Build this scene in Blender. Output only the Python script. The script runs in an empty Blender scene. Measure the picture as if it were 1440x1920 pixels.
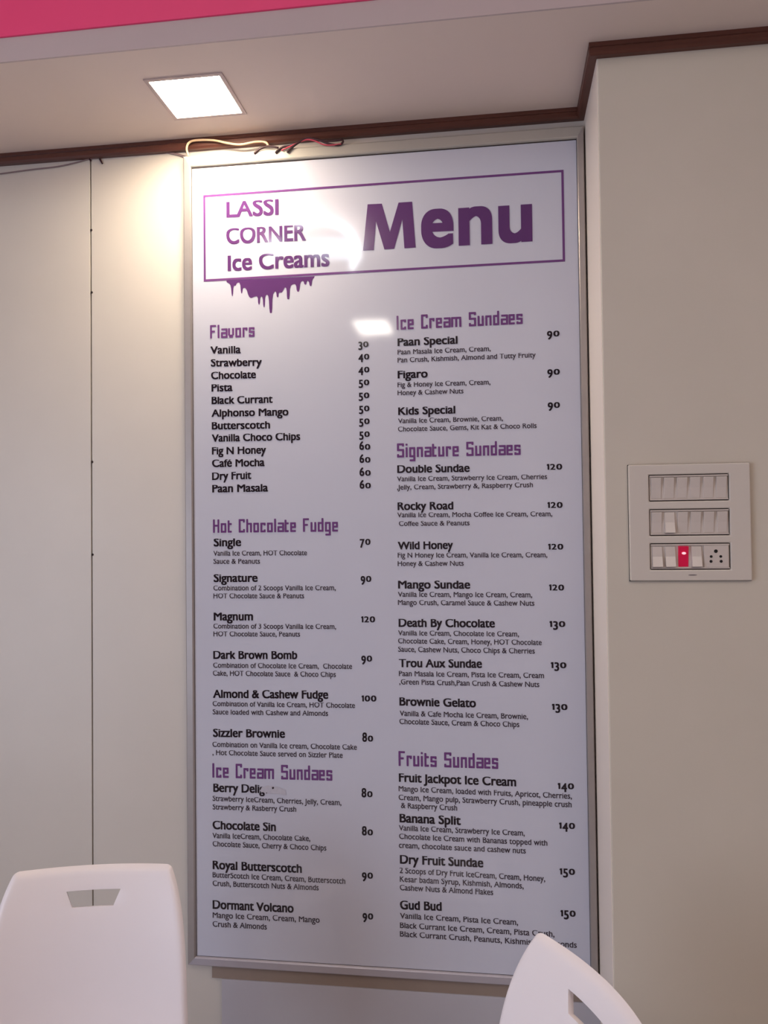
import bpy, bmesh, math, random
from mathutils import Vector, Matrix

C = bpy.context.scene.collection
SC = bpy.context.scene
PI = math.pi

# ---------------------------------------------------------------- camera
F_PX = 1548.93
YAW, PITCH, ROLL = 0.138857, 0.023923, -0.0116005
cy, sy, cp, sp, cr, sr = math.cos(YAW), math.sin(YAW), math.cos(PITCH), math.sin(PITCH), math.cos(ROLL), math.sin(ROLL)
FWD = Vector((-sy * cp, cy * cp, sp))
R0 = Vector((cy, sy, 0)); U0 = R0.cross(FWD)
RT = cr * R0 + sr * U0; UP = -sr * R0 + cr * U0
cam_data = bpy.data.cameras.new('camera')
cam_data.sensor_fit = 'VERTICAL'; cam_data.sensor_height = 24.0
cam_data.lens = F_PX / 1920 * 24.0
cam_data.clip_start = 0.02
cam = bpy.data.objects.new('camera', cam_data); C.objects.link(cam)
cam.matrix_world = Matrix(((RT.x, UP.x, -FWD.x, 0), (RT.y, UP.y, -FWD.y, -1.69), (RT.z, UP.z, -FWD.z, 1.42), (0, 0, 0, 1)))
SC.camera = cam

# ---------------------------------------------------------------- world, exposure
w = bpy.data.worlds.new('world'); SC.world = w; w.use_nodes = True
w.node_tree.nodes['Background'].inputs[0].default_value = (.55, .68, 1, 1)
w.node_tree.nodes['Background'].inputs[1].default_value = 1.0
SC.view_settings.view_transform = 'Standard'
SC.view_settings.look = 'None'
SC.view_settings.gamma = 1
SC.view_settings.use_curve_mapping = False
SC.view_settings.exposure = 0.0

def area(name, loc, rot, sx, sy_, power, col):
    l = bpy.data.lights.new(name, 'AREA'); l.shape = 'RECTANGLE'; l.size = sx; l.size_y = sy_
    l.energy = power; l.color = col
    o = bpy.data.objects.new(name, l); C.objects.link(o); o.location = loc; o.rotation_euler = rot
    return o
# daylight from an added, unseen shop front, and an added soft fill overhead
DAY_W, ROOM_W, LED_L, GLOW_L = 40, 18, 84, 27
area('daylight', (-2.38, -2.55, 1.15), (0, -PI / 2, 0), 1.7, 1.9, DAY_W, (.72, .80, 1.0))
area('room_light', (.97, -2.6, 2.70), (0, 0, 0), .9, .8, ROOM_W, (1, .88, .76))

# ---------------------------------------------------------------- helpers
def srgb(r, g, b):
    f = lambda c: (c / 255 / 12.92) if c / 255 <= .04045 else ((c / 255 + .055) / 1.055) ** 2.4
    return (f(r), f(g), f(b), 1)

def mat(name, col, rough=.5, metal=0, vary=0.0, scale=6, bump=0.0, bscale=60, coat=0, wood=False, emit=None, spec=.5):
    m = bpy.data.materials.new(name); m.use_nodes = True
    nt = m.node_tree; b = nt.nodes['Principled BSDF']
    b.inputs['Base Color'].default_value = col
    b.inputs['Roughness'].default_value = rough; b.inputs['Metallic'].default_value = metal
    b.inputs['Coat Weight'].default_value = coat; b.inputs['Coat Roughness'].default_value = .06
    b.inputs['Specular IOR Level'].default_value = spec
    tc = nt.nodes.new('ShaderNodeTexCoord')
    if emit:
        b.inputs['Emission Color'].default_value = (*emit[0], 1); b.inputs['Emission Strength'].default_value = emit[1]
    if vary:
        n = nt.nodes.new('ShaderNodeTexNoise'); n.inputs['Scale'].default_value = scale; n.inputs['Detail'].default_value = 4
        mp = nt.nodes.new('ShaderNodeMapping'); nt.links.new(tc.outputs['Object'], mp.inputs[0])
        if wood: mp.inputs['Scale'].default_value = (.6, .6, 14) if wood == 'x' else (14, 1.2, 14)
        nt.links.new(mp.outputs[0], n.inputs['Vector'])
        mx = nt.nodes.new('ShaderNodeMix'); mx.data_type = 'RGBA'
        mx.inputs[6].default_value = tuple(c * (1 - vary) for c in col[:3]) + (1,)
        mx.inputs[7].default_value = tuple(min(1, c * (1 + vary)) for c in col[:3]) + (1,)
        nt.links.new(n.outputs['Color' if False else 'Fac'], mx.inputs[0]); nt.links.new(mx.outputs[2], b.inputs['Base Color'])
    if bump:
        n2 = nt.nodes.new('ShaderNodeTexNoise'); n2.inputs['Scale'].default_value = bscale; n2.inputs['Detail'].default_value = 2
        nt.links.new(tc.outputs['Object'], n2.inputs['Vector'])
        bp = nt.nodes.new('ShaderNodeBump'); bp.inputs['Strength'].default_value = bump; bp.inputs['Distance'].default_value = .002
        nt.links.new(n2.outputs['Fac'], bp.inputs['Height']); nt.links.new(bp.outputs[0], b.inputs['Normal'])
    return m

M = dict(
    wall=mat('cream_laminate', srgb(214, 205, 194), .38, vary=.05, scale=5, bump=.03, bscale=3),
    pillar=mat('cream_paint', srgb(208, 198, 182), .55, vary=.05, scale=5),
    edge=mat('pale_edge', srgb(240, 226, 212), .45),
    grey_panel=mat('grey_laminate', srgb(190, 186, 192), .45, vary=.04),
    ceiling=mat('ceiling_paint', srgb(232, 214, 202), .8, vary=.04, scale=4),
    lip=mat('grey_lip', srgb(200, 182, 178), .7, vary=.04),
    pink=mat('pink_laminate', srgb(255, 74, 128), .5, vary=.03),
    wood=mat('dark_wood', srgb(92, 50, 38), .4, vary=.35, scale=10, wood='x'),
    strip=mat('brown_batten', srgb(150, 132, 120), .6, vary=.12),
    dark=mat('gap_dark', srgb(48, 36, 34), .9),
    board=mat('menu_acrylic', srgb(202, 202, 214), .055, bump=.02, bscale=9, vary=.02, spec=.5),
    alu=mat('brushed_aluminium', srgb(176, 168, 164), .34, metal=.55, vary=.08, scale=30),
    ink=mat('black_ink', srgb(34, 26, 34), .07),
    ink2=mat('grey_ink', srgb(66, 56, 66), .08),
    purple=mat('purple_ink', srgb(92, 50, 106), .06),
    purple2=mat('dark_purple_ink', srgb(110, 64, 122), .08),
    scuff=mat('scuffed_print', srgb(192, 188, 197), .5, vary=.1, scale=200),
    plastic=mat('white_chair_plastic', srgb(240, 231, 231), .38, bump=.02, bscale=400),
    steel=mat('chair_steel', srgb(150, 150, 152), .3, metal=.9),
    foot=mat('black_foot', srgb(30, 30, 30), .7),
    plate=mat('switch_plastic', srgb(212, 202, 190), .28),
    rocker=mat('rocker_plastic', srgb(210, 198, 188), .3),
    red=mat('red_rocker', srgb(205, 12, 60), .2, emit=((.9, .02, .12), .12)),
    neon=mat('neon_lens', srgb(250, 190, 200), .1, emit=((1, .6, .65), .8)),
    hole=mat('socket_hole', srgb(18, 14, 14), .8),
    logo=mat('logo_print', srgb(110, 98, 98), .5),
    led=mat('led_diffuser', srgb(255, 250, 240), .5, emit=((1, .85, .65), LED_L)),
    ledrim=mat('led_rim', srgb(190, 170, 165), .5),
    glow=mat('lamp_glow', srgb(255, 250, 240), .5, emit=((1, .93, .82), GLOW_L)),
    glow2=mat('cool_tube_glow', srgb(250, 250, 255), .5, emit=((.90, .95, 1.0), GLOW_L * .8)),
    glow3=mat('frosted_disc_glow', srgb(240, 245, 255), .5, emit=((.80, .92, 1.0), 9)),
    rail2=mat('grey_satin_aluminium', srgb(182, 175, 182), .36, metal=.2, vary=.04, scale=30),
    rail=mat('satin_aluminium', srgb(186, 180, 170), .36, metal=.25, vary=.04, scale=30),
    body=mat('lamp_body', srgb(220, 220, 220), .5),
    wire_w=mat('cream_cable', srgb(240, 205, 165), .5),
    wire_d=mat('dark_cable', srgb(52, 20, 28), .45),
    wire_r=mat('red_cable', srgb(190, 70, 90), .45),
    wire_g=mat('grey_cable', srgb(135, 112, 112), .5),
    floor=mat('floor_tile', srgb(150, 140, 132), .35, vary=.08),
    room=mat('room_paint', srgb(188, 172, 168), .8, vary=.03),
    alum2=mat('window_frame_paint', srgb(150, 150, 150), .4),
)
gl = bpy.data.materials.new('window_glass'); gl.use_nodes = True
gb = gl.node_tree.nodes['Principled BSDF']; gb.inputs['Transmission Weight'].default_value = 1; gb.inputs['Roughness'].default_value = 0; gb.inputs['IOR'].default_value = 1.05
M['glass'] = gl

def obj(name, bm, m, parent=None, smooth=False, bevel=0, seg=2):
    me = bpy.data.meshes.new(name); bm.normal_update(); bm.to_mesh(me); bm.free()
    me.materials.append(m)
    if smooth:
        for p in me.polygons: p.use_smooth = True
    o = bpy.data.objects.new(name, me); C.objects.link(o)
    if parent: o.parent = parent
    if bevel:
        md = o.modifiers.new('bevel', 'BEVEL'); md.width = bevel; md.segments = seg; md.limit_method = 'ANGLE'; md.angle_limit = .6
    return o

def tag(o, label=None, cat=None, group=None, kind=None):
    if label: o['label'] = label
    if cat: o['category'] = cat
    if group: o['group'] = group
    if kind: o['kind'] = kind
    return o

def thing(name, label, cat, loc=(0, 0, 0), rz=0, group=None):
    o = bpy.data.objects.new(name, None); C.objects.link(o); o.empty_display_size = .05
    o.location = loc; o.rotation_euler = (0, 0, rz)
    return tag(o, label, cat, group)

def box(bm, x0, x1, y0, y1, z0, z1):
    v = [bm.verts.new((x, y, z)) for x in (x0, x1) for y in (y0, y1) for z in (z0, z1)]
    for f in ((0, 1, 3, 2), (4, 6, 7, 5), (0, 4, 5, 1), (2, 3, 7, 6), (0, 2, 6, 4), (1, 5, 7, 3)):
        bm.faces.new([v[i] for i in f])
    return v

def bx(*a):
    bm = bmesh.new(); box(bm, *a); bmesh.ops.recalc_face_normals(bm, faces=bm.faces); return bm

def grid_plate(us, vs, holes, d0, d1, axes='xz'):
    """a solid plate cut in cells; holes = set of (i, j) cells left open. axes: plate plane"""
    bm = bmesh.new(); V = {}
    def P(i, j, k):
        if (i, j, k) not in V:
            u, v, d = us[i], vs[j], (d0, d1)[k]
            co = {'xz': (u, d, v), 'xy': (u, v, d), 'yz': (d, u, v)}[axes]
            V[(i, j, k)] = bm.verts.new(co)
        return V[(i, j, k)]
    nu, nv = len(us) - 1, len(vs) - 1
    solid = lambda i, j: 0 <= i < nu and 0 <= j < nv and (i, j) not in holes
    for i in range(nu):
        for j in range(nv):
            if not solid(i, j): continue
            for k in (0, 1): bm.faces.new([P(i, j, k), P(i + 1, j, k), P(i + 1, j + 1, k), P(i, j + 1, k)])
            for di, dj, a, b in ((-1, 0, (i, j), (i, j + 1)), (1, 0, (i + 1, j), (i + 1, j + 1)), (0, -1, (i, j), (i + 1, j)), (0, 1, (i, j + 1), (i + 1, j + 1))):
                if not solid(i + di, j + dj):
                    bm.faces.new([P(*a, 0), P(*b, 0), P(*b, 1), P(*a, 1)])
    bmesh.ops.recalc_face_normals(bm, faces=bm.faces)
    return bm

def tube(bm, pts, r, n=8):
    pts = [Vector(p) for p in pts]
    # smooth with Catmull-Rom
    sm = []
    for i in range(len(pts) - 1):
        p0, p1, p2, p3 = pts[max(i - 1, 0)], pts[i], pts[i + 1], pts[min(i + 2, len(pts) - 1)]
        for k in range(5):
            t = k / 5
            sm.append(.5 * ((2 * p1) + (p2 - p0) * t + (2 * p0 - 5 * p1 + 4 * p2 - p3) * t * t + (3 * p1 - p0 - 3 * p2 + p3) * t ** 3))
    sm.append(pts[-1]); rings = []
    for i, p in enumerate(sm):
        d = (sm[min(i + 1, len(sm) - 1)] - sm[max(i - 1, 0)]).normalized()
        a = d.cross(Vector((0, 1, 0)) if abs(d.y) < .9 else Vector((1, 0, 0))).normalized(); b = d.cross(a)
        rings.append([bm.verts.new(p + r * (math.cos(q * 2 * PI / n) * a + math.sin(q * 2 * PI / n) * b)) for q in range(n)])
    for a, b in zip(rings, rings[1:]):
        for q in range(n): bm.faces.new([a[q], a[(q + 1) % n], b[(q + 1) % n], b[q]])
    bm.faces.new(rings[0]); bm.faces.new(rings[-1])
    bmesh.ops.recalc_face_normals(bm, faces=bm.faces)

def tube_straight(bm, a, b, r, r2=None, n=12):
    a, b = Vector(a), Vector(b); d = (b - a).normalized(); r2 = r if r2 is None else r2
    u = d.cross(Vector((0, 1, 0)) if abs(d.y) < .9 else Vector((1, 0, 0))).normalized(); v = d.cross(u)
    ra, rb = [[bm.verts.new(p + rr * (math.cos(q * 2 * PI / n) * u + math.sin(q * 2 * PI / n) * v)) for q in range(n)] for p, rr in ((a, r), (b, r2))]
    for q in range(n): bm.faces.new([ra[q], ra[(q + 1) % n], rb[(q + 1) % n], rb[q]])
    bm.faces.new(ra); bm.faces.new(rb); bmesh.ops.recalc_face_normals(bm, faces=bm.faces)

# ================================================================= THE SETTING
CZ = 2.2765                 # underside of the low soffit
WY = .018                   # face of the back wall panels
PX, PY = .1835, -.205       # the pillar's left side and front
XL, XR, YF, ZT = -2.4, 1.5, -5.0, 2.75

tag(obj('floor', bx(XL - .1, XR + .1, YF - .1, .12, -.05, 0), M['floor']), 'grey tiled floor', kind='structure')
wb = obj('wall_back', bx(XL, PX, .0245, .12, 0, ZT), M['dark']); tag(wb, kind='structure')
SEAM = -.8872
obj('wall_panel', bx(XL, SEAM - .0017, WY, .0244, 0.0, CZ), M['wall'], wb)
obj('wall_panel', bx(SEAM + .0017, PX - .0002, WY, .0244, 0.0, CZ), M['wall'], wb)
obj('lower_panel', bx(-.5930, PX - .001, .004, WY - .0002, .05, .4836), M['grey_panel'], wb, bevel=.001)
obj('batten', bx(-.6150, PX - .001, .007, WY - .0002, .4836, .5075), M['strip'], wb)  # brown strip stands in for the wall shaded by the board
for x, z in ((-.8858, 2.0953), (-.8852, 1.9563), (-.8855, 1.581), (-.8853, 1.3772)):
    bm = bmesh.new(); tube_straight(bm, (x, WY - .0012, z), (x, WY + .003, z), .0026, n=10)
    obj('nail', bm, M['dark'], wb)

wp = obj('wall_pillar', grid_plate([PX, XR], [0, CZ], set(), PY, .12), M['pillar'], bevel=.002)
tag(wp, kind='structure')
obj('edge_strip', bx(PX - .0010, PX, PY + .002, WY, .0, CZ - .022), M['edge'], wp)
tag(obj('wall_right', bx(XR, XR + .1, YF, .12, 0, ZT), M['room']), kind='structure')
tag(obj('wall_front', bx(XL, XR, YF - .1, YF, 0, ZT), M['room']), kind='structure')
# unseen left wall with a shop front added for the cool side light
wl = obj('wall_left', grid_plate([YF, -3.6, -1.5, .12], [0, .15, 2.15, ZT], {(1, 1)}, XL - .1, XL, 'yz'), M['room']); tag(wl, kind='structure')
win = obj('window_1', grid_plate([-3.6, -3.55, -2.575, -2.525, -1.55, -1.5], [.15, .20, 2.10, 2.15], {(1, 1), (3, 1)}, XL - .07, XL - .03, 'yz'), M['alum2']); tag(win, kind='structure')
obj('pane', bx(XL - .053, XL - .047, -3.56, -2.565, .19, 2.11), M['glass'], win)
obj('pane', bx(XL - .053, XL - .047, -2.535, -1.54, .19, 2.11), M['glass'], win)

# low soffit along the back wall, with the opening for the lamp
LX0, LX1, LY0, LY1 = -.650, -.500, -.230, -.080
SY = -.3235
ceil = obj('ceiling', bx(XL, XR, YF, SY, ZT, ZT + .08), M['ceiling']); tag(ceil, kind='structure')
sof = obj('ceiling_soffit', grid_plate([XL, LX0, LX1, XR], [SY + .002, LY0, LY1, .12], {(1, 1)}, CZ, CZ + .03, 'xy'), M['ceiling']); tag(sof, kind='structure')
tag(obj('trim_4', bx(XL, XR, SY - .002, SY + .002, CZ, 2.3205), M['lip']), kind='structure')
tag(obj('wall_fascia', bx(XL, XR, SY - .006, SY + .006, 2.3207, ZT), M['pink']), 'bright pink fascia above the soffit', kind='structure')
# brown wooden moulding under the soffit
TH, TZ = .0145, CZ - .0228
def moulding(name, pts):
    bm = bmesh.new(); prof = [(0, TZ), (.011, TZ), (TH, TZ + .004), (TH, TZ + .013), (TH - .002, TZ + .015), (TH, TZ + .017), (TH, CZ - .0002), (0, CZ - .0002)]
    rings = [[bm.verts.new((p[0] + q[0] * d, p[1] + q[1] * d, z)) for d, z in prof] for p, q in pts]
    n = len(prof)
    for i in range(n): bm.faces.new([rings[0][i], rings[0][(i + 1) % n], rings[1][(i + 1) % n], rings[1][i]])
    bm.faces.new(rings[0]); bm.faces.new(rings[1]); bmesh.ops.recalc_face_normals(bm, faces=bm.faces)
    return tag(obj(name, bm, M['wood']), kind='structure')
moulding('trim_1', [((XL, WY), (0, -1)), ((PX - .001, WY), (-1, -1))])
moulding('trim_2', [((PX - .001, WY), (-1, -1)), ((PX - .001, PY), (-1, -1))])
moulding('trim_3', [((PX - .001, PY), (-1, -1)), ((XR, PY), (0, -1))])

# ================================================================= MENU BOARD
BL, BR, BT, BB = -.6460, .1650, 2.2086, .5314       # printed sheet
OL, OR, OT, OB = -.6640, .1795, 2.2340, .5130       # frame outside
board = thing('menu_board', 'tall white menu board in an aluminium frame on the cream wall', 'menu board', (-.24, .012, 1.37))
def bobj(name, bm, m, label=None, **k):
    o = obj(name, bm, m, board, **k); o.matrix_parent_inverse = Matrix.Translation(-board.location)
    if label: o['label'] = label
    return o
bobj('board_panel', bx(BL - .004, BR + .004, 0, .0145, BB - .004, BT + .004), M['board'])
def rail(pts_in, pts_out, m=M['alu']):
    """rail between an inner and an outer edge; front slightly proud"""
    bm = bmesh.new(); r = []
    for (ix, iz), (ox, oz) in zip(pts_in, pts_out):
        prof = [(0.0, -.0002), (.06, -.0045), (.16, -.006), (.86, -.006), (.96, -.0045), (1, -.001), (1, .0175), (0, .0175)]
        r.append([bm.verts.new((ix + (ox - ix) * a, y, iz + (oz - iz) * a)) for a, y in prof])
    n = len(r[0])
    for i in range(n): bm.faces.new([r[0][i], r[0][(i + 1) % n], r[1][(i + 1) % n], r[1][i]])
    bm.faces.new(r[0]); bm.faces.new(r[1]); bmesh.ops.recalc_face_normals(bm, faces=bm.faces)
    return bm
bobj('frame_rail', rail([(BL, BB), (BL, BT)], [(OL, OB), (OL, OT)]), M['alu'])
bobj('frame_rail', rail([(BR, BB), (BR, BT)], [(OR, OB), (OR, OT)]), M['alu'])
bobj('frame_rail', rail([(BL, BT), (BR, BT)], [(OL, OT), (OR, OT)]), M['rail'])
bobj('frame_rail', rail([(BL, BB), (BR, BB)], [(OL, OB), (OR, OB)]), M['rail2'])
g = .0005                                           # dark joint round the sheet
bobj('joint', grid_plate([BL, BL + g, BR - g, BR], [BB, BB + g, BT - .0018, BT], {(1, 1)}, -.0008, -.0001), M['dark'])

PRY = -.0006                                        # plane of the print
def to_board(bm): return bm
# heading box outline
x0, x1, z0, z1, t = -.6206, .1386, 1.9608, 2.1478, .0046
bobj('title_box', grid_plate([x0, x0 + t, x1 - t, x1], [z0, z0 + t, z1 - t, z1], {(1, 1)}, PRY, PRY + .0003), M['purple2'], 'thin purple outline round the title')
# dripping cream
DRIP = [(-570.4, 1956.9), (-564.2, 1954.5), (-560.5, 1948.2), (-558.5, 1926.1), (-556.0, 1925.9), (-554.6, 1949.4), (-550.2, 1947.1), (-546.8, 1954.5), (-539.9, 1954.1), (-538.2, 1931.1), (-535.5, 1930.3), (-533.8, 1943.8), (-526.4, 1941.3), (-521.6, 1923.6), (-516.0, 1919.1), (-508.6, 1922.9), (-501.5, 1923.1), (-500.7, 1905.6), (-497.0, 1904.9), (-495.6, 1922.8), (-490.7, 1920.5), (-489.4, 1899.1), (-486.3, 1898.3), (-485.2, 1923.2), (-480.8, 1926.0), (-477.5, 1919.8), (-475.9, 1887.3), (-473.2, 1884.8), (-470.1, 1887.0), (-469.2, 1923.9), (-463.9, 1932.0), (-460.8, 1929.4), (-460.0, 1918.9), (-456.3, 1918.1), (-455.3, 1929.8), (-449.5, 1927.4), (-445.8, 1933.2), (-442.4, 1939.6), (-438.4, 1936.7), (-437.7, 1914.5), (-435.3, 1912.6), (-432.5, 1914.2), (-431.1, 1940.5), (-423.4, 1945.5), (-417.9, 1943.4), (-416.3, 1928.6), (-411.1, 1927.8), (-408.8, 1948.3), (-401.7, 1950.9), (-400.0, 1942.7), (-396.1, 1942.2), (-394.8, 1950.5), (-390.2, 1949.1), (-388.5, 1939.1), (-384.6, 1938.6), (-382.9, 1952.8), (-377.4, 1957.3), (-377.4, 1959.1), (-570.4, 1960.6)]
bm = bmesh.new()
def chaikin(p):
    q = []
    for i in range(len(p)):
        a, b = p[i], p[(i + 1) % len(p)]
        q += [(a[0] * .75 + b[0] * .25, a[1] * .75 + b[1] * .25), (a[0] * .25 + b[0] * .75, a[1] * .25 + b[1] * .75)]
    return q
dp = chaikin(DRIP[:-2])[:-2] + DRIP[-2:]
vs = [bm.verts.new((x / 1000, PRY + .00005, z / 1000)) for x, z in dp]
es = [bm.edges.new((vs[i], vs[(i + 1) % len(vs)])) for i in range(len(vs))]
bmesh.ops.triangle_fill(bm, use_beauty=True, edges=es)
for f in bm.faces:
    f.normal_update()
    if f.normal.y > 0: f.normal_flip()
bobj('drip_print', bm, M['purple'], 'purple dripping sauce printed under the title box')

# ---- lettering
def glyph_bm(text, bold, res=3):
    c = bpy.data.curves.new('t', 'FONT'); c.body = text; c.size = 1; c.resolution_u = res; c.fill_mode = 'FRONT'
    o = bpy.data.objects.new('t', c); C.objects.link(o)
    dg = bpy.context.evaluated_depsgraph_get(); dg.update()
    me = bpy.data.meshes.new_from_object(o.evaluated_get(dg))
    co = [(v.co.x, v.co.y) for v in me.vertices]; fs = [tuple(p.vertices) for p in me.polygons]
    bpy.data.objects.remove(o); bpy.data.curves.remove(c); bpy.data.meshes.remove(me)
    if bold:                                        # heavier weight: shifted coplanar copies of the strokes
        c0, f0 = co, fs; co, fs = [], []
        for ax, ay in ([(-1, -1), (-.33, -1), (.33, -1), (1, -1), (-1, -.33), (1, -.33), (-1, .33), (1, .33), (-1, 1), (-.33, 1), (.33, 1), (1, 1)] if res > 8 else ((-1, -.5), (1, -.5), (-1, .5), (1, .5), (0, 0))):
            n0 = len(co); co += [(x + ax * bold, y + ay * bold) for x, y in c0]; fs += [tuple(i + n0 for i in f) for f in f0]
    return co, fs
CAP = None
def bounds(co):
    xs = [c[0] for c in co]; ys = [c[1] for c in co]
    return min(xs), max(xs), min(ys), max(ys)
CAPH = bounds(glyph_bm('H', 0)[0])[3]; XH = bounds(glyph_bm('x', 0)[0])[3]
_dig = {}; LAY = []
def digits(text):
    """old-style figures: 0 1 2 at x-height, 3 4 5 7 9 descending, 6 8 ascending"""
    X = 0; co = []; fs = []; LAY.clear()
    for ch in text:
        if ch not in _dig: _dig[ch] = glyph_bm(ch, .034, 4)
        g_, f_ = _dig[ch]; a, b, lo, hi = bounds(g_)
        xh = XH * 1.04
        if ch in '012': sy_, dy, sx = xh / (hi - lo), -lo * xh / (hi - lo), (1.12 if ch == '0' else 1.0)
        elif ch in '68': sy_, dy, sx = 1, 0, 1
        else: sy_, dy, sx = .95, xh - hi * .95, 1
        base = len(co)
        co += [(X + (x - a) * sx, y * sy_ + dy) for x, y in g_]
        fs += [tuple(i + base for i in f) for f in f_]
        if ch == '1':                               # the flag of the figure one
            base = len(co); h1 = hi * sy_ + dy; co += [(X - .085, h1 - .10), (X + .01, h1 - .17), (X + .01, h1), (X - .02, h1)]; fs.append(tuple(base + q for q in range(4)))
        n5 = len(g_) // 5; LAY.extend(i // n5 for i in range(len(g_))); LAY.extend([5] * (4 if ch == '1' else 0))
        X += (b - a) * sx + .075
    return co, fs
# squarish condensed heading letters drawn with strokes on a 0..4 x 0..7 grid (x-height 5)
S = 1.0
G = {
 'F': (3.2, ['0 0 0 7', '0 6.5 3.2 6.5', '0 3.6 2.6 3.6']), 'l': (1, ['0 0 0 7']),
 'a': (3, ['0.2 4.5 3 4.5', '2.5 0 2.5 5', '0 2.6 2.5 2.6', '0 0 0 3', '0 .5 3 .5']),
 'v': (3, ['0 1.2 0 5', '2.1 1.2 2.1 5', '.6 .5 2.5 .5', '.4 1.1 2.6 1.1']),
 'o': (3, ['0 0 0 5', '2 0 2 5', '0 .5 3 .5', '0 4.5 3 4.5']), 'r': (2.5, ['0 0 0 5', '0 4.5 2.5 4.5', '1.6 3.4 1.6 5']),
 's': (3, ['0 2.3 0 5', '0 4.5 3 4.5', '0 2.6 3 2.6', '2 0 2 2.8', '0 .5 3 .5', '2 3.6 2 4.8', '0 .3 0 1.4']),
 'H': (3.4, ['0 0 0 7', '2.4 0 2.4 7', '0 3.7 3 3.7']), 't': (2.2, ['0 0 0 6.4', '0 4.5 2.2 4.5', '0 .5 2.2 .5']),
 'C': (3.3, ['0 0 0 7', '0 6.5 3.3 6.5', '0 .5 3.3 .5', '2.3 5.2 2.3 7', '2.3 0 2.3 1.8']), 'h': (3, ['0 0 0 7', '2 0 2 5', '0 4.5 3 4.5']),
 'c': (2.8, ['0 0 0 5', '0 4.5 2.8 4.5', '0 .5 2.8 .5', '1.8 3.5 1.8 5', '1.8 0 1.8 1.5']),
 'e': (3, ['0 0 0 5', '0 4.5 3 4.5', '0 .5 3 .5', '2 2.2 2 5', '0 2.5 3 2.5']),
 'u': (3, ['0 0 0 5', '2 0 2 5', '0 .5 3 .5']), 'd': (3, ['0 0 0 5', '2 0 2 7', '0 .5 3 .5', '0 4.5 3 4.5']),
 'g': (3, ['0 0 0 5', '2 -1.8 2 5', '0 .5 3 .5', '0 4.5 3 4.5', '.2 -1.5 3 -1.5']), 'I': (1.2, ['0 0 0 7']),
 'm': (5, ['0 0 0 5', '2 0 2 5', '4 0 4 5', '0 4.5 5 4.5']), 'n': (3, ['0 0 0 5', '2 0 2 5', '0 4.5 3 4.5']),
 'S': (3.5, ['0 3.2 0 7', '0 6.5 3.5 6.5', '0 3.7 3.5 3.7', '2.5 0 2.5 4.2', '0 .5 3.5 .5', '2.5 5.4 2.5 7', '0 0 0 1.7']),
 'i': (1, ['0 0 0 5', '0 5.8 0 6.8']), ' ': (2.2, [])}
def heading(text):
    X = 0; co = []; fs = []
    for ch in text:
        wd, st = G[ch]
        for s in st:
            a, b, c, d = [float(q) for q in s.split()]
            if a == c: r = (a, min(b, d), a + 1.0, max(b, d))            # vertical: left edge at a
            else: r = (a, b - .5, c, b + .5)
            ch_ = .18
            xa, ya, xb, yb = r[0] + X, r[1], r[2] + X, r[3]
            base = len(co)
            co += [(xa + ch_, ya), (xb - ch_, ya), (xb, ya + ch_), (xb, yb - ch_), (xb - ch_, yb), (xa + ch_, yb), (xa, yb - ch_), (xa, ya + ch_)]
            fs.append(tuple(base + i for i in range(8)))
        X += max(wd, 1) + .75
    return co, fs
KIND = {'t': ('title_line', 'purple', .026, 6), 'm': ('title_letter', 'purple', .027, 10), 'h': ('section_heading', 'purple2', 0, 0), 'i': ('item_name', 'ink', .031, 4), 'd': ('item_description', 'ink2', .015, 3), 'p': ('price', 'ink', 0, 0)}
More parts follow.
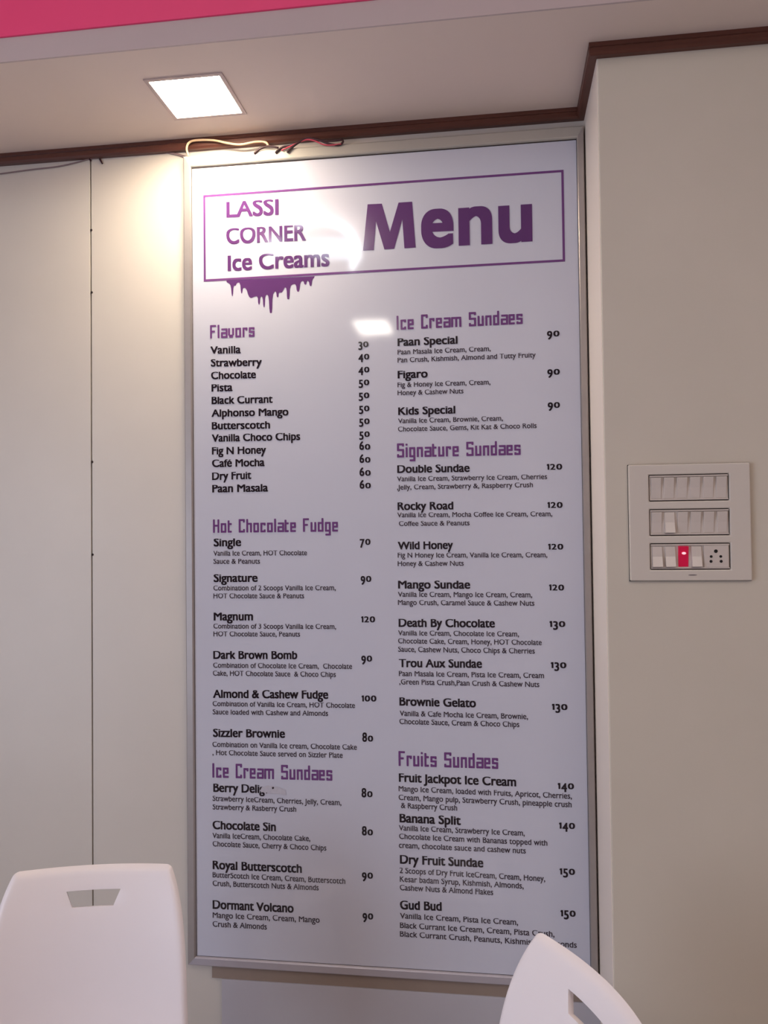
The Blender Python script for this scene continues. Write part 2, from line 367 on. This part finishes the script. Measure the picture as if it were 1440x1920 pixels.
TEXT = """t|LASSI|-569.4 2096.5 -454.2 2095.1 31.1
t|CORNER|-569.9 2039.1 -395.8 2036.7 31.1
t|Ice Creams|-567.2 1981.3 -345.9 1979.5 30.4
m|e|-151.8 2009.0 -85.0 2008.0 76.7
m|n|-74.8 2009.6 -6.0 2009.5 75.2
m|u|6.6 2009.8 74.6 2009.7 72.5
h|Flavors|-607.3 1837.4 -509.0 1837.0 28.7
h|Hot Chocolate Fudge|-603.6 1422.0 -333.3 1421.6 28.4
h|Ice Cream Sundaes|-608.6 905.3 -350.6 906.4 30.2
h|Ice Cream Sundaes|-205.3 1837.6 52.3 1838.1 29.4
h|Signature Sundaes|-207.6 1572.8 44.2 1572.1 29.2
h|Fruits Sundaes|-212.0 940.6 -10.0 940.1 30.4
i|Vanilla|-606.9 1805.0 -539.6 1803.4 13.8
i|Strawberry|-606.1 1777.4 -493.8 1774.8 13.7
i|Chocolate|-605.7 1750.2 -506.7 1748.9 13.7
i|Pista|-604.9 1723.6 -558.2 1723.5 13.7
i|Black Currant|-604.8 1696.8 -470.6 1695.3 13.7
i|Alphonso Mango|-605.3 1669.7 -436.7 1667.4 13.7
i|Butterscotch|-604.8 1642.6 -476.9 1641.0 13.7
i|Vanilla Choco Chips|-605.0 1616.4 -411.9 1614.8 13.7
i|Fig N Honey|-604.9 1589.0 -485.9 1588.2 13.7
i|Café Mocha|-604.8 1562.2 -489.5 1561.8 13.9
i|Dry Fruit|-605.0 1534.6 -518.5 1535.3 14.0
i|Paan Masala|-604.8 1508.2 -482.3 1508.1 14.0
p|30|-286.0 1804.9 -264.6 1804.6 15.6
p|40|-286.3 1779.0 -263.2 1778.7 15.6
p|40|-286.6 1751.9 -263.2 1751.6 15.6
p|50|-286.3 1725.1 -263.8 1724.9 15.6
p|50|-286.6 1698.1 -264.1 1697.9 15.6
p|50|-286.3 1670.7 -264.1 1670.6 15.6
p|50|-286.3 1644.0 -264.1 1643.9 15.6
p|50|-286.3 1617.0 -264.1 1617.0 15.6
p|60|-286.3 1590.9 -263.2 1590.6 15.6
p|60|-286.3 1563.9 -263.2 1563.7 15.5
p|60|-286.6 1536.7 -262.9 1536.5 15.5
p|60|-286.6 1510.3 -262.9 1510.2 15.5
i|Single|-602.4 1393.3 -542.0 1393.6 14.4
p|70|-287.6 1393.1 -265.1 1393.2 16.6
d|Vanilla Ice Cream, HOT Chocolate|-603.1 1373.3 -399.7 1372.8 9.3
d|Sauce & Peanuts|-603.2 1356.2 -501.1 1355.8 9.3
i|Signature|-603.0 1317.7 -506.6 1318.0 14.4
p|90|-286.6 1316.7 -264.2 1316.7 16.5
d|Combination of 2 Scoops Vanilla Ice Cream,|-603.6 1299.6 -339.3 1299.7 9.3
d|HOT Chocolate Sauce & Peanuts|-603.7 1283.0 -406.7 1283.0 9.3
i|Magnum|-603.5 1236.4 -517.4 1236.9 14.7
p|120|-286.7 1233.3 -257.2 1233.4 16.5
d|Combination of 3 Scoops Vanilla Ice Cream,|-604.2 1219.1 -339.4 1219.3 9.2
d|HOT Chocolate Sauce, Peanuts|-604.3 1202.6 -416.1 1203.2 9.2
i|Dark Brown Bomb|-604.9 1155.3 -422.5 1156.5 14.6
p|90|-287.1 1152.4 -264.4 1152.6 16.5
d|Combination of Chocolate Ice Cream,  Chocolate|-605.3 1136.4 -306.5 1137.1 9.5
d|Cake, HOT Chocolate Sauce  & Choco Chips|-606.0 1119.6 -340.9 1120.1 9.5
i|Almond & Cashew Fudge|-606.0 1073.2 -357.4 1075.1 14.9
p|100|-287.5 1070.6 -256.5 1070.9 16.4
d|Combination of Vanilla Ice Cream, HOT Chocolate|-607.0 1055.4 -301.3 1056.9 9.4
d|Sauce loaded with Cashew and Almonds|-607.1 1038.2 -358.2 1039.5 9.4
i|Sizzler Brownie|-606.6 991.0 -450.4 992.5 14.9
p|80|-286.8 988.5 -264.2 988.8 16.4
d|Combination on Vanilla Ice cream, Chocolate Cake|-608.1 969.8 -298.3 971.2 9.6
d|, Hot Chocolate Sauce served on Sizzler Plate|-608.2 952.7 -328.3 953.9 9.6
i|Berry Delig|-606.8 875.8 -495.0 876.5 15.1
p|80|-289.6 874.8 -266.6 875.3 16.3
d|Strawberry IceCream, Cherries, Jelly, Cream,|-608.4 856.5 -332.0 856.7 9.6
d|Strawberry & Rasberry Crush|-608.5 838.6 -427.8 839.9 9.6
i|Chocolate Sin|-608.8 797.7 -471.6 798.5 15.2
p|80|-289.7 797.2 -266.7 797.4 16.3
d|Vanilla IceCream, Chocolate Cake,|-609.4 778.7 -398.4 780.6 9.8
d|Chocolate Sauce, Cherry & Choco Chips|-609.0 761.4 -364.5 762.6 9.8
i|Royal Butterscotch|-609.3 714.3 -417.0 714.9 15.4
p|90|-290.7 709.3 -267.7 709.3 16.6
d|ButterScotch Ice Cream, Cream, Butterscotch|-609.5 696.7 -325.5 696.4 10.0
d|Crush, Butterscotch Nuts & Almonds|-609.6 678.9 -381.5 680.4 10.0
i|Dormant Volcano|-609.9 631.6 -435.1 632.3 15.6
p|90|-290.3 626.5 -268.1 626.6 16.8
d|Mango Ice Cream, Cream, Mango|-610.0 612.5 -380.1 614.3 10.2
d|Crush & Almonds|-610.2 594.1 -492.8 594.3 10.2
i|Paan Special|-203.7 1804.2 -79.8 1803.9 13.9
p|90|100.3 1809.6 125.3 1809.6 15.7
d|Paan Masala Ice Cream, Cream,|-203.9 1786.2 -12.8 1785.7 8.9
d|Pan Crush, Kishmish, Almond and Tutty Fruity|-204.1 1769.6 77.3 1769.1 8.9
i|Figaro|-204.3 1736.9 -142.0 1736.7 13.8
p|90|99.8 1732.0 124.6 1732.1 15.7
d|Fig & Honey Ice Cream, Cream,|-204.8 1718.3 -14.4 1717.2 8.9
d|Honey & Cashew Nuts|-205.0 1701.7 -69.2 1701.1 8.9
i|Kids Special|-204.1 1661.0 -86.4 1660.6 13.8
p|90|99.5 1665.1 123.8 1665.1 15.6
d|Vanilla Ice Cream, Brownie, Cream,|-204.6 1643.6 9.8 1642.7 8.8
d|Chocolate Sauce, Gems, Kit Kat & Choco Rolls|-205.0 1626.5 76.9 1625.8 8.8
i|Double Sundae|-207.5 1541.1 -58.7 1540.3 14.0
p|120|95.4 1540.8 126.2 1540.6 15.6
d|Vanilla Ice Cream, Strawberry Ice Cream, Cherries|-208.2 1523.7 95.9 1522.2 8.8
d|,Jelly, Cream, Strawberry &, Raspberry Crush|-208.4 1506.4 67.6 1506.4 8.8
i|Rocky Road|-207.8 1464.5 -93.2 1464.2 14.0
p|120|95.5 1464.0 125.7 1463.8 15.6
d|Vanilla Ice Cream, Mocha Coffee Ice Cream, Cream,|-208.6 1449.4 105.0 1447.2 8.8
d|Coffee Sauce & Peanuts|-205.5 1431.5 -60.5 1431.1 8.8
i|Wild Honey|-208.3 1383.5 -94.8 1383.6 14.0
p|120|95.5 1380.4 125.7 1380.1 15.5
d|Fig N Honey Ice Cream, Vanilla Ice Cream, Cream,|-208.7 1366.5 93.9 1364.9 9.0
d|Honey & Cashew Nuts|-208.9 1349.2 -73.6 1349.0 9.0
i|Mango Sundae|-208.7 1303.2 -61.0 1302.6 14.2
p|120|96.0 1298.6 125.9 1298.3 15.8
d|Vanilla Ice Cream, Mango Ice Cream, Cream,|-209.2 1286.0 62.6 1284.7 9.2
d|Mango Crush, Caramel Sauce & Cashew Nuts|-209.4 1269.3 66.8 1267.9 9.2
i|Death By Chocolate|-208.5 1224.7 -12.5 1224.2 14.4
p|130|95.6 1225.5 127.0 1225.4 15.8
d|Vanilla Ice Cream, Chocolate Ice Cream,|-209.8 1207.0 35.2 1206.0 9.2
d|Chocolate Cake, Cream, Honey, HOT Chocolate|-210.0 1190.6 80.1 1189.2 9.2
d|Sauce, Cashew Nuts, Choco Chips & Cherries|-210.2 1173.4 66.1 1172.0 9.4
i|Trou Aux Sundae|-209.0 1142.3 -39.6 1142.6 14.5
p|130|96.9 1143.6 127.8 1143.4 15.7
d|Paan Masala Ice Cream, Pista Ice Cream, Cream|-209.2 1123.8 83.5 1123.2 9.4
d|,Green Pista Crush,Paan Crush & Cashew Nuts|-208.6 1106.9 74.0 1105.3 9.4
i|Brownie Gelato|-208.8 1063.9 -52.8 1062.9 14.7
p|130|97.7 1060.5 128.5 1060.3 15.9
d|Vanilla & Cafe Mocha Ice Cream, Brownie,|-208.5 1042.7 50.6 1040.8 9.6
d|Chocolate Sauce, Cream & Choco Chips|-209.3 1025.9 33.2 1024.7 9.6
i|Fruit Jackpot Ice Cream|-211.8 908.8 25.2 906.7 15.0
p|140|106.6 903.8 138.7 904.0 15.8
d|Mango Ice Cream, loaded with Fruits, Apricot, Cherries,|-212.6 889.3 134.1 885.2 9.7
d|Cream, Mango pulp, Strawberry Crush, pineapple crush|-212.8 871.5 133.3 868.4 9.7
d|& Raspberry Crush|-208.2 855.3 -93.7 854.0 9.7
i|Banana Split|-211.4 826.6 -86.6 825.7 15.1
p|140|107.8 825.6 139.3 825.7 16.0
d|Vanilla Ice Cream, Strawberry Ice Cream,|-213.0 809.8 40.5 808.7 9.7
d|Chocolate Ice Cream with Bananas topped with|-212.7 792.7 84.7 790.9 9.7
d|cream, chocolate sauce and cashew nuts|-213.4 774.6 42.2 773.7 9.7
i|Dry Fruit Sundae|-211.6 743.0 -42.7 742.7 15.3
p|150|107.6 735.3 137.7 735.4 16.1
d|2 Scoops of Dry Fruit IceCream, Cream, Honey,|-212.6 723.6 79.3 720.0 9.9
d|Kesar badam Syrup, Kishmish, Almonds,|-212.3 706.1 36.8 703.9 9.9
d|Cashew Nuts & Almond Flakes|-212.5 689.0 -23.8 688.2 9.9
i|Gud Bud|-212.7 650.8 -127.7 651.9 15.4
p|150|107.9 653.2 137.7 653.4 16.2
d|Vanilla Ice Cream, Pista Ice Cream,|-212.9 632.3 24.8 631.3 9.9
d|Black Currant Ice Cream, Cream, Pista Crush,|-213.1 613.0 95.7 611.9 9.9
d|Black Currant Crush, Peanuts, Kishmish & Almonds|-213.4 595.6 138.8 592.9 9.9"""
for ln in TEXT.strip().splitlines():
    k, s, nums = ln.split('|'); xa, za, xb, zb, ch = [float(v) / 1000 for v in nums.split()]
    nm, mt, bold, res = KIND[k]
    if k == 'p': ch *= 1.10
    if k in 'id': ch *= 1.10
    if k == 't': ch *= 1.05
    if k == 'h': co, fs = heading(s); cap = 7
    elif k == 'p': co, fs = digits(s); cap = CAPH
    elif k == 'm': co, fs = glyph_bm(s, bold, res); cap = bounds(co)[3]
    else:
        co, fs = glyph_bm(s, bold, res); cap = CAPH; q = .77 * CAPH / XH     # taller x-height
        co = [(x, y * q if y < XH else XH * q + (y - XH) * (CAPH - XH * q) / (CAPH - XH)) for x, y in co]
    a, b, lo, hi = bounds(co)
    sx = (xb - xa) / (b - a); sz = ch / cap; sl = (zb - za) / (xb - xa)
    bm = bmesh.new(); V = []
    lay = {}                                         # overlapping strokes lie in separate ink layers 0.03 mm apart
    if k == 'h':
        for q in range(len(co)): lay[q] = (q // 8) % 6
    elif k == 'p': lay = {q: l for q, l in enumerate(LAY)}
    else:
        n5 = len(co) // (12 if k == 'm' else 5)
        for q in range(len(co)): lay[q] = q // n5
    for q, (x, y) in enumerate(co):
        X = (x - a) * sx; V.append(bm.verts.new((xa + X, PRY - .00003 * lay[q], za + X * sl + y * sz)))
    for f in fs:
        try: bm.faces.new([V[i] for i in f])
        except ValueError: pass
    for f in bm.faces:
        f.normal_update()
        if f.normal.y > 0: f.normal_flip()
    bobj(nm, bm, M[mt])
bm = bmesh.new(); vs = [bm.verts.new((x, PRY, z)) for x, z in [(-0.274, 2.0074), (-0.2632, 2.1041), (-0.2332, 2.1035), (-0.217, 2.0431), (-0.1981, 2.1034), (-0.1698, 2.1034), (-0.1636, 2.0071), (-0.187, 2.007), (-0.1907, 2.0675), (-0.2085, 2.0072), (-0.229, 2.0073), (-0.2459, 2.0674), (-0.2515, 2.0071)]]; es = [bm.edges.new((vs[i], vs[(i + 1) % len(vs)])) for i in range(len(vs))]
bmesh.ops.triangle_fill(bm, use_beauty=True, edges=es)
for f in bm.faces:
    f.normal_update()
    if f.normal.y > 0: f.normal_flip()
bobj('title_letter', bm, M['purple'])
# the worn end of one line: a scuffed patch and the two specks left of its last letters
def blob(pts, y):
    bm = bmesh.new(); vs = [bm.verts.new((x, y, z)) for x, z in pts]; f = bm.faces.new(vs); f.normal_update()
    if f.normal.y > 0: f.normal_flip()
    return bm
bobj('scuff', blob([(-0.5045, 0.8817), (-0.5012, 0.8886), (-0.4876, 0.8927), (-0.4686, 0.8906), (-0.4498, 0.8844), (-0.4493, 0.8735), (-0.4661, 0.8756), (-0.4823, 0.8756), (-0.494, 0.876), (-0.4985, 0.8792), (-0.5018, 0.8768)], PRY - .0002), M['scuff'], 'worn smudge over the end of one dish name')
bobj('speck', blob([(-0.4918, 0.8779), (-0.4899, 0.8779), (-0.4899, 0.8759), (-0.4918, 0.8758)], PRY - .0004), M['ink'])
bobj('speck', blob([(-0.4795, 0.8882), (-0.4767, 0.8904), (-0.4746, 0.8889), (-0.4752, 0.8863), (-0.4779, 0.8851)], PRY - .0004), M['ink'])


# ================================================================= SWITCH BOARD
sw = thing('switch_board', 'square cream switch plate with a red rocker and socket on the pillar', 'switch', (.2225, PY, 1.3300))
PW, PH, PD = .2010, .2010, .009
wx0, wx1 = .0340, .1665
rows = [(PH - .0640, PH - .0180), (PH - .1235, PH - .0775), (PH - .1820, PH - .1365)]
us = [0, wx0, wx1, PW]; vs_ = [0, rows[2][0], rows[2][1], rows[1][0], rows[1][1], rows[0][0], rows[0][1], PH]
obj('face_plate', grid_plate(us, vs_, {(1, 1), (1, 3), (1, 5)}, -PD, -.0012), M['plate'], sw, bevel=.0022, seg=3)
obj('gasket', bx(-.0004, PW + .0006, -.0012, -.0001, -.0010, PH + .0006), M['dark'], sw)  # dark sheet, oversized to draw the shadow line round the plate
def rocker(x, z0, h, wd, out_bottom, m, parent, name='rocker'):
    bm = bmesh.new(); yt, yb = (-.0068, -.0142) if out_bottom else (-.0112, -.0056)
    pr = [(-.003, z0), (yb, z0 + .0008), ((yt + yb) / 2 + (.0012 if out_bottom else .0010), z0 + h * .5), (yt, z0 + h - .0008), (-.003, z0 + h)]
    r = [[bm.verts.new((xx, y, z)) for y, z in pr] for xx in (x, x + wd)]
    for i in range(5): bm.faces.new([r[0][i], r[0][(i + 1) % 5], r[1][(i + 1) % 5], r[1][i]])
    bm.faces.new(r[0]); bm.faces.new(r[1]); bmesh.ops.recalc_face_normals(bm, faces=bm.faces)
    return obj(name, bm, m, parent, bevel=.0007)
n = 6; pitch = (wx1 - wx0 - .003) / n
for ri, (za, zb) in enumerate(rows):
    h = zb - za
    base = obj('switch_module', bx(wx0 + .0013, wx1 - .0013, -.0050, -.0012, za + .0015, zb - .0014), M['rocker'], sw, bevel=.0006)
    # raised rim round the module, top and bottom
    for (a_, b_) in ((za + .0016, za + .0036), (zb - .0040, zb - .0015)):
        obj('module_rim', bx(wx0 + .0014, wx1 - .0014, -.0084, -.0049, a_, b_), M['rocker'], base, bevel=.0006)
    for k in range(4 if ri == 2 else 6):
        x = wx0 + .0018 + k * pitch; out = (ri == 2 and k != 2) or (ri == 1 and k == 1)
        red = ri == 2 and k == 2
        o = rocker(x + .0020, za + .0042, h - .0088, pitch - .0048, out, M['red'] if red else M['rocker'], base)
        if red:
            o['label'] = 'red rocker with a glowing lens'
    if ri == 2:
        cx = wx0 + .0018 + 5 * pitch; cz = (za + zb) / 2
        so = obj('socket', bx(cx - pitch + .001, cx + pitch - .002, -.0080, -.0055, za + .0037, zb - .0042), M['rocker'], base, bevel=.0006)
        for dx, dz, r_ in ((0, .0085, .0031), (-.0078, -.0005, .0023), (.0078, -.0005, .0023), (-.0083, -.0088, .0025), (.0083, -.0088, .0025)):
            bm = bmesh.new(); tube_straight(bm, (cx + dx - .0012, -.0084, cz + dz), (cx + dx - .0012, -.0070, cz + dz), r_, n=14)
            obj('pin_hole', bm, M['hole'], base)
        xr = wx0 + .0018 + 2.5 * pitch
        bm = bmesh.new(); bmesh.ops.create_uvsphere(bm, u_segments=12, v_segments=8, radius=1, matrix=Matrix.Translation((xr - .0002, -.0108, za + h * .62)) @ Matrix.Diagonal((.0036, .0012, .0022, 1)))
        obj('indicator_lens', bm, M['neon'], base, smooth=True)
bm = bmesh.new(); r = [bm.verts.new((.1035 + .0075 * math.cos(q * PI / 8), -PD - .0002, .0098 + .0010 * math.sin(q * PI / 8))) for q in range(16)]
f = bm.faces.new(r); f.normal_update()
if f.normal.y > 0: f.normal_flip()
obj('maker_mark', bm, M['logo'], sw)

# ================================================================= LAMP
lamp = thing('ceiling_light', 'glowing square LED panel set into the soffit above the menu board', 'light', ((LX0 + LX1) / 2, (LY0 + LY1) / 2, CZ))
def lobj(name, bm, m):
    o = obj(name, bm, m, lamp); o.matrix_parent_inverse = Matrix.Translation(-lamp.location); return o
lobj('light_rim', grid_plate([LX0 - .002, LX0 + .006, LX1 - .006, LX1 + .002], [LY0 - .002, LY0 + .006, LY1 - .006, LY1 + .002], {(1, 1)}, CZ - .0025, CZ - .0002, 'xy'), M['ledrim'])
lobj('housing', grid_plate([LX0 + .001, LX0 + .004, LX1 - .004, LX1 - .001], [LY0 + .001, LY0 + .004, LY1 - .004, LY1 - .001], {(1, 1)}, CZ, CZ + .02, 'xy'), M['body'])
lobj('diffuser', bx(LX0 + .0045, LX1 - .0045, LY0 + .0045, LY1 - .0045, CZ + .003, CZ + .008), M['led'])

# lamps on the high ceiling of the room, mirrored in the glossy board
t = thing('panel_lamp', 'oblong warm lamp panel on the high ceiling behind the viewer', 'light', (-.776, -3.475, ZT))
obj('lamp_body', bx(-.12, .12, -.20, .20, -.03, -.0005), M['body'], t); obj('diffuser', bx(-.105, .105, -.17, .17, -.036, -.0302), M['glow'], t)
t = thing('curved_tube_lamp', 'curved cool tube lamp on the high ceiling behind the viewer', 'light', (-.80, -2.03, ZT))
obj('lamp_body', bx(-.17, .17, -.2, .2, -.02, -.0005), M['body'], t)
bm = bmesh.new(); tube(bm, [(-0.018, 0.405, -0.05), (0.045, 0.43, -0.05), (0.109, 0.419, -0.05), (0.163, 0.35, -0.05), (0.188, 0.212, -0.05), (0.176, 0.005, -0.05), (0.113, -0.178, -0.05)], .017, 10); obj('tube', bm, M['glow2'], t, smooth=True)
bm = bmesh.new(); bmesh.ops.create_uvsphere(bm, u_segments=16, v_segments=10, radius=.035, matrix=Matrix.Translation((-0.187, 0.148, -0.05))); obj('bulb', bm, M['glow2'], t, smooth=True)
bm = bmesh.new(); c_ = (0.051, 0.005, -0.05); tube_straight(bm, (c_[0], c_[1], -.02), (c_[0], c_[1], -.028), .135, n=28); obj('frosted_disc', bm, M['glow3'], t)

# ================================================================= CABLES
def cable(name, label, paths, m, r, y=None):
    """loose cable: one strand per path, all clipped together at the top of the board"""
    bm = bmesh.new()
    for i, p in enumerate(paths): tube(bm, [(a, (b if y is None else y) , c) for a, b, c in p], r)
    return tag(obj(name, bm, m, smooth=True), label, 'cable')
cable('lamp_cable', 'cream cable looping over the brown moulding above the board\'s top left corner', [[(-0.651, -0.004, 2.2332), (-0.6557, -0.004, 2.2486), (-0.6509, -0.004, 2.2622), (-0.6341, -0.004, 2.2667), (-0.5959, -0.004, 2.2637), (-0.5663, -0.004, 2.2556), (-0.5368, -0.004, 2.2499), (-0.5015, -0.004, 2.2529), (-0.4805, -0.004, 2.2501), (-0.4747, -0.004, 2.2417)]], M['wire_w'], .0024)
cable('wall_wire', 'thin grey wire running along the wall under the moulding, left of the board', [[(-1.103, 0.016, 2.2361), (-1.0256, 0.016, 2.2402), (-0.9618, 0.016, 2.2427), (-0.9111, 0.016, 2.2498), (-0.8859, 0.016, 2.2539), (-0.8109, 0.016, 2.2578), (-0.7368, 0.016, 2.2593), (-0.6879, 0.016, 2.2509), (-0.6539, 0.016, 2.2377)], [(-0.7172, 0.016, 2.2566), (-0.694, 0.016, 2.2502), (-0.6758, 0.016, 2.2441), (-0.6564, 0.016, 2.2332)]], M['wire_g'], .0015)
cable('dark_cable', 'dark red cable bundle lying on the top of the board frame', [[(-0.4585, -0.0085, 2.2235), (-0.4422, -0.0085, 2.2348), (-0.4213, -0.0085, 2.2366), (-0.4005, -0.0085, 2.2452), (-0.3729, -0.0085, 2.2476), (-0.3479, -0.0085, 2.2366), (-0.3229, -0.0085, 2.2301), (-0.3126, -0.0085, 2.2361), (-0.316, -0.0085, 2.2431)], [(-0.4327, -0.0095, 2.2222), (-0.4211, -0.0095, 2.2327), (-0.4049, -0.0095, 2.2428), (-0.3864, -0.0095, 2.2493), (-0.3568, -0.0095, 2.2413), (-0.3329, -0.0095, 2.2395), (-0.3135, -0.0095, 2.2402)], [(-0.5051, -0.0085, 2.2259), (-0.491, -0.0085, 2.2351), (-0.4735, -0.0085, 2.2395), (-0.4514, -0.0085, 2.2343)]], M['wire_d'], .0023)
cable('red_cable', 'pinkish red wire hanging just below the dark cable bundle', [[(-0.4443, -0.0095, 2.2276), (-0.4245, -0.0095, 2.2352), (-0.4095, -0.0095, 2.2409), (-0.3899, -0.0095, 2.2462), (-0.3728, -0.0095, 2.2426), (-0.3546, -0.0095, 2.2332), (-0.3364, -0.0095, 2.2307), (-0.3159, -0.0095, 2.2314)]], M['wire_r'], .0016)
bm = bmesh.new(); tube_straight(bm, (-0.8919, 0.0155, 2.2613), (-0.8857, 0.0155, 2.2489), .0022, .0016, 8); obj('wire_clip', bm, M['wire_d'], wb)
bm = bmesh.new(); tube_straight(bm, (-0.8643, 0.0155, 2.2521), (-0.8581, 0.0155, 2.2409), .0022, .0016, 8); obj('wire_clip', bm, M['wire_d'], wb)


# ================================================================= CHAIRS
TH_, KK, HT0, HT1, HWT, HWB, BOW = .3738, 1.2334, .0390, .0659, .0449, .0340, .7342
def half(t):
    h = .1300 + .0355 * (1 - math.exp(-t / .0774))
    rr = .007
    if t < rr: h -= rr - math.sqrt(max(rr * rr - (rr - t) ** 2, 0))
    return h
def S_(s, t, zt=.85):
    fw = KK * s * s + t * math.sin(TH_) - BOW * t * t
    d = min(t, max(0, .0005 + half(t) - abs(s)))      # rolled lip round the edge
    if d < .011: fw -= .0085 * (1 - d / .011) ** 2
    return Vector((s, -fw, zt - t * math.cos(TH_) - .0022 * max(0, 1 - (s / .13) ** 2) * max(0, 1 - t / .03)))
def make_chair(label, loc, rz):
    root = thing('chair', label, 'chair', loc, rz, None)
    bm = bmesh.new()
    ts = [0, .0006, .0015, .003, .005, .0075, .011, .016, .022, .030, HT0] + [HT0 + (HT1 - HT0) * k / 4 for k in range(1, 4)] + [HT1] + [HT1 + (.425 - HT1) * k / 24 for k in range(1, 25)]
    NO, NI = 8, 8; rowsv = []
    for t in ts:
        q = min(1, max(0, (t - HT0) / (HT1 - HT0))); hw = HWT + (HWB - HWT) * q
        if t > HT1: hw = HWB
        h = half(t)
        fr = (0, .02, .05, .085, .13, .3, .55, .8, 1)
        xs = [-h + (h - hw) * fr[k] for k in range(NO)] + [-hw + 2 * hw * k / NI for k in range(NI)] + [h - (h - hw) * fr[NO - k] for k in range(NO + 1)]
        rowsv.append([bm.verts.new(S_(x, t)) for x in xs])
    i0, i1 = ts.index(HT0), ts.index(HT1)
    for i in range(len(ts) - 1):
        for j in range(len(rowsv[0]) - 1):
            if i0 <= i < i1 and NO <= j < NO + NI: continue
            bm.faces.new([rowsv[i][j], rowsv[i + 1][j], rowsv[i + 1][j + 1], rowsv[i][j + 1]])
    bmesh.ops.recalc_face_normals(bm, faces=bm.faces)
    o = obj('backrest', bm, M['plastic'], root, smooth=True)
    md = o.modifiers.new('solid', 'SOLIDIFY'); md.thickness = .009; md.offset = -1 if bm_front(o) else 1
    md = o.modifiers.new('bevel', 'BEVEL'); md.width = .0022; md.segments = 3; md.limit_method = 'ANGLE'; md.angle_limit = .9
    # seat
    bm = bmesh.new(); rv = []
    ND, NW = 14, 12
    for i in range(ND + 1):
        q = i / ND; f = -.005 + .40 * q; hw = .166 + .040 * math.sin(q * PI * .62); 
        if q > .85: hw -= .03 * ((q - .85) / .15) ** 2
        row = []
        for j in range(NW + 1):
            u = -1 + 2 * j / NW
            z = .452 + .016 * u * u * (1 - .5 * q) - .012 * math.sin(q * PI) - .02 * max(0, q - .8) ** 2 / .04
            row.append(bm.verts.new((u * hw, -(f + .030 * u * u * (1 - q)), z)))
        rv.append(row)
    for i in range(ND):
        for j in range(NW): bm.faces.new([rv[i][j], rv[i + 1][j], rv[i + 1][j + 1], rv[i][j + 1]])
    bmesh.ops.recalc_face_normals(bm, faces=bm.faces)
    o = obj('seat', bm, M['plastic'], root, smooth=True)
    md = o.modifiers.new('solid', 'SOLIDIFY'); md.thickness = .009; md.offset = 0
    for sx in (-1, 1):
        for f0, f1 in ((.05, -.03), (.33, .38)):
            bm = bmesh.new(); tube_straight(bm, (sx * .13, -f0, .445), (sx * .19, -f1, .012), .011, .009)
            lg = obj('leg', bm, M['steel'], root, smooth=True)
            bm = bmesh.new(); tube_straight(bm, (sx * .1895, -f1, .02), (sx * .1912, -f1, 0), .013, .014)
            obj('foot_cap', bm, M['foot'], lg)
    return root
def bm_front(o):
    # True when the mesh normals point to the sitter (towards -y)
    return sum(p.normal.y for p in o.data.polygons) < 0
make_chair('white plastic chair with handle slot, standing left of the menu board, facing the viewer', (-.6998, -.3323, 0), .2402)
make_chair('white plastic chair turned sideways in front of the menu board\'s lower right corner', (.1139, -.5960, 0), -1.1293)
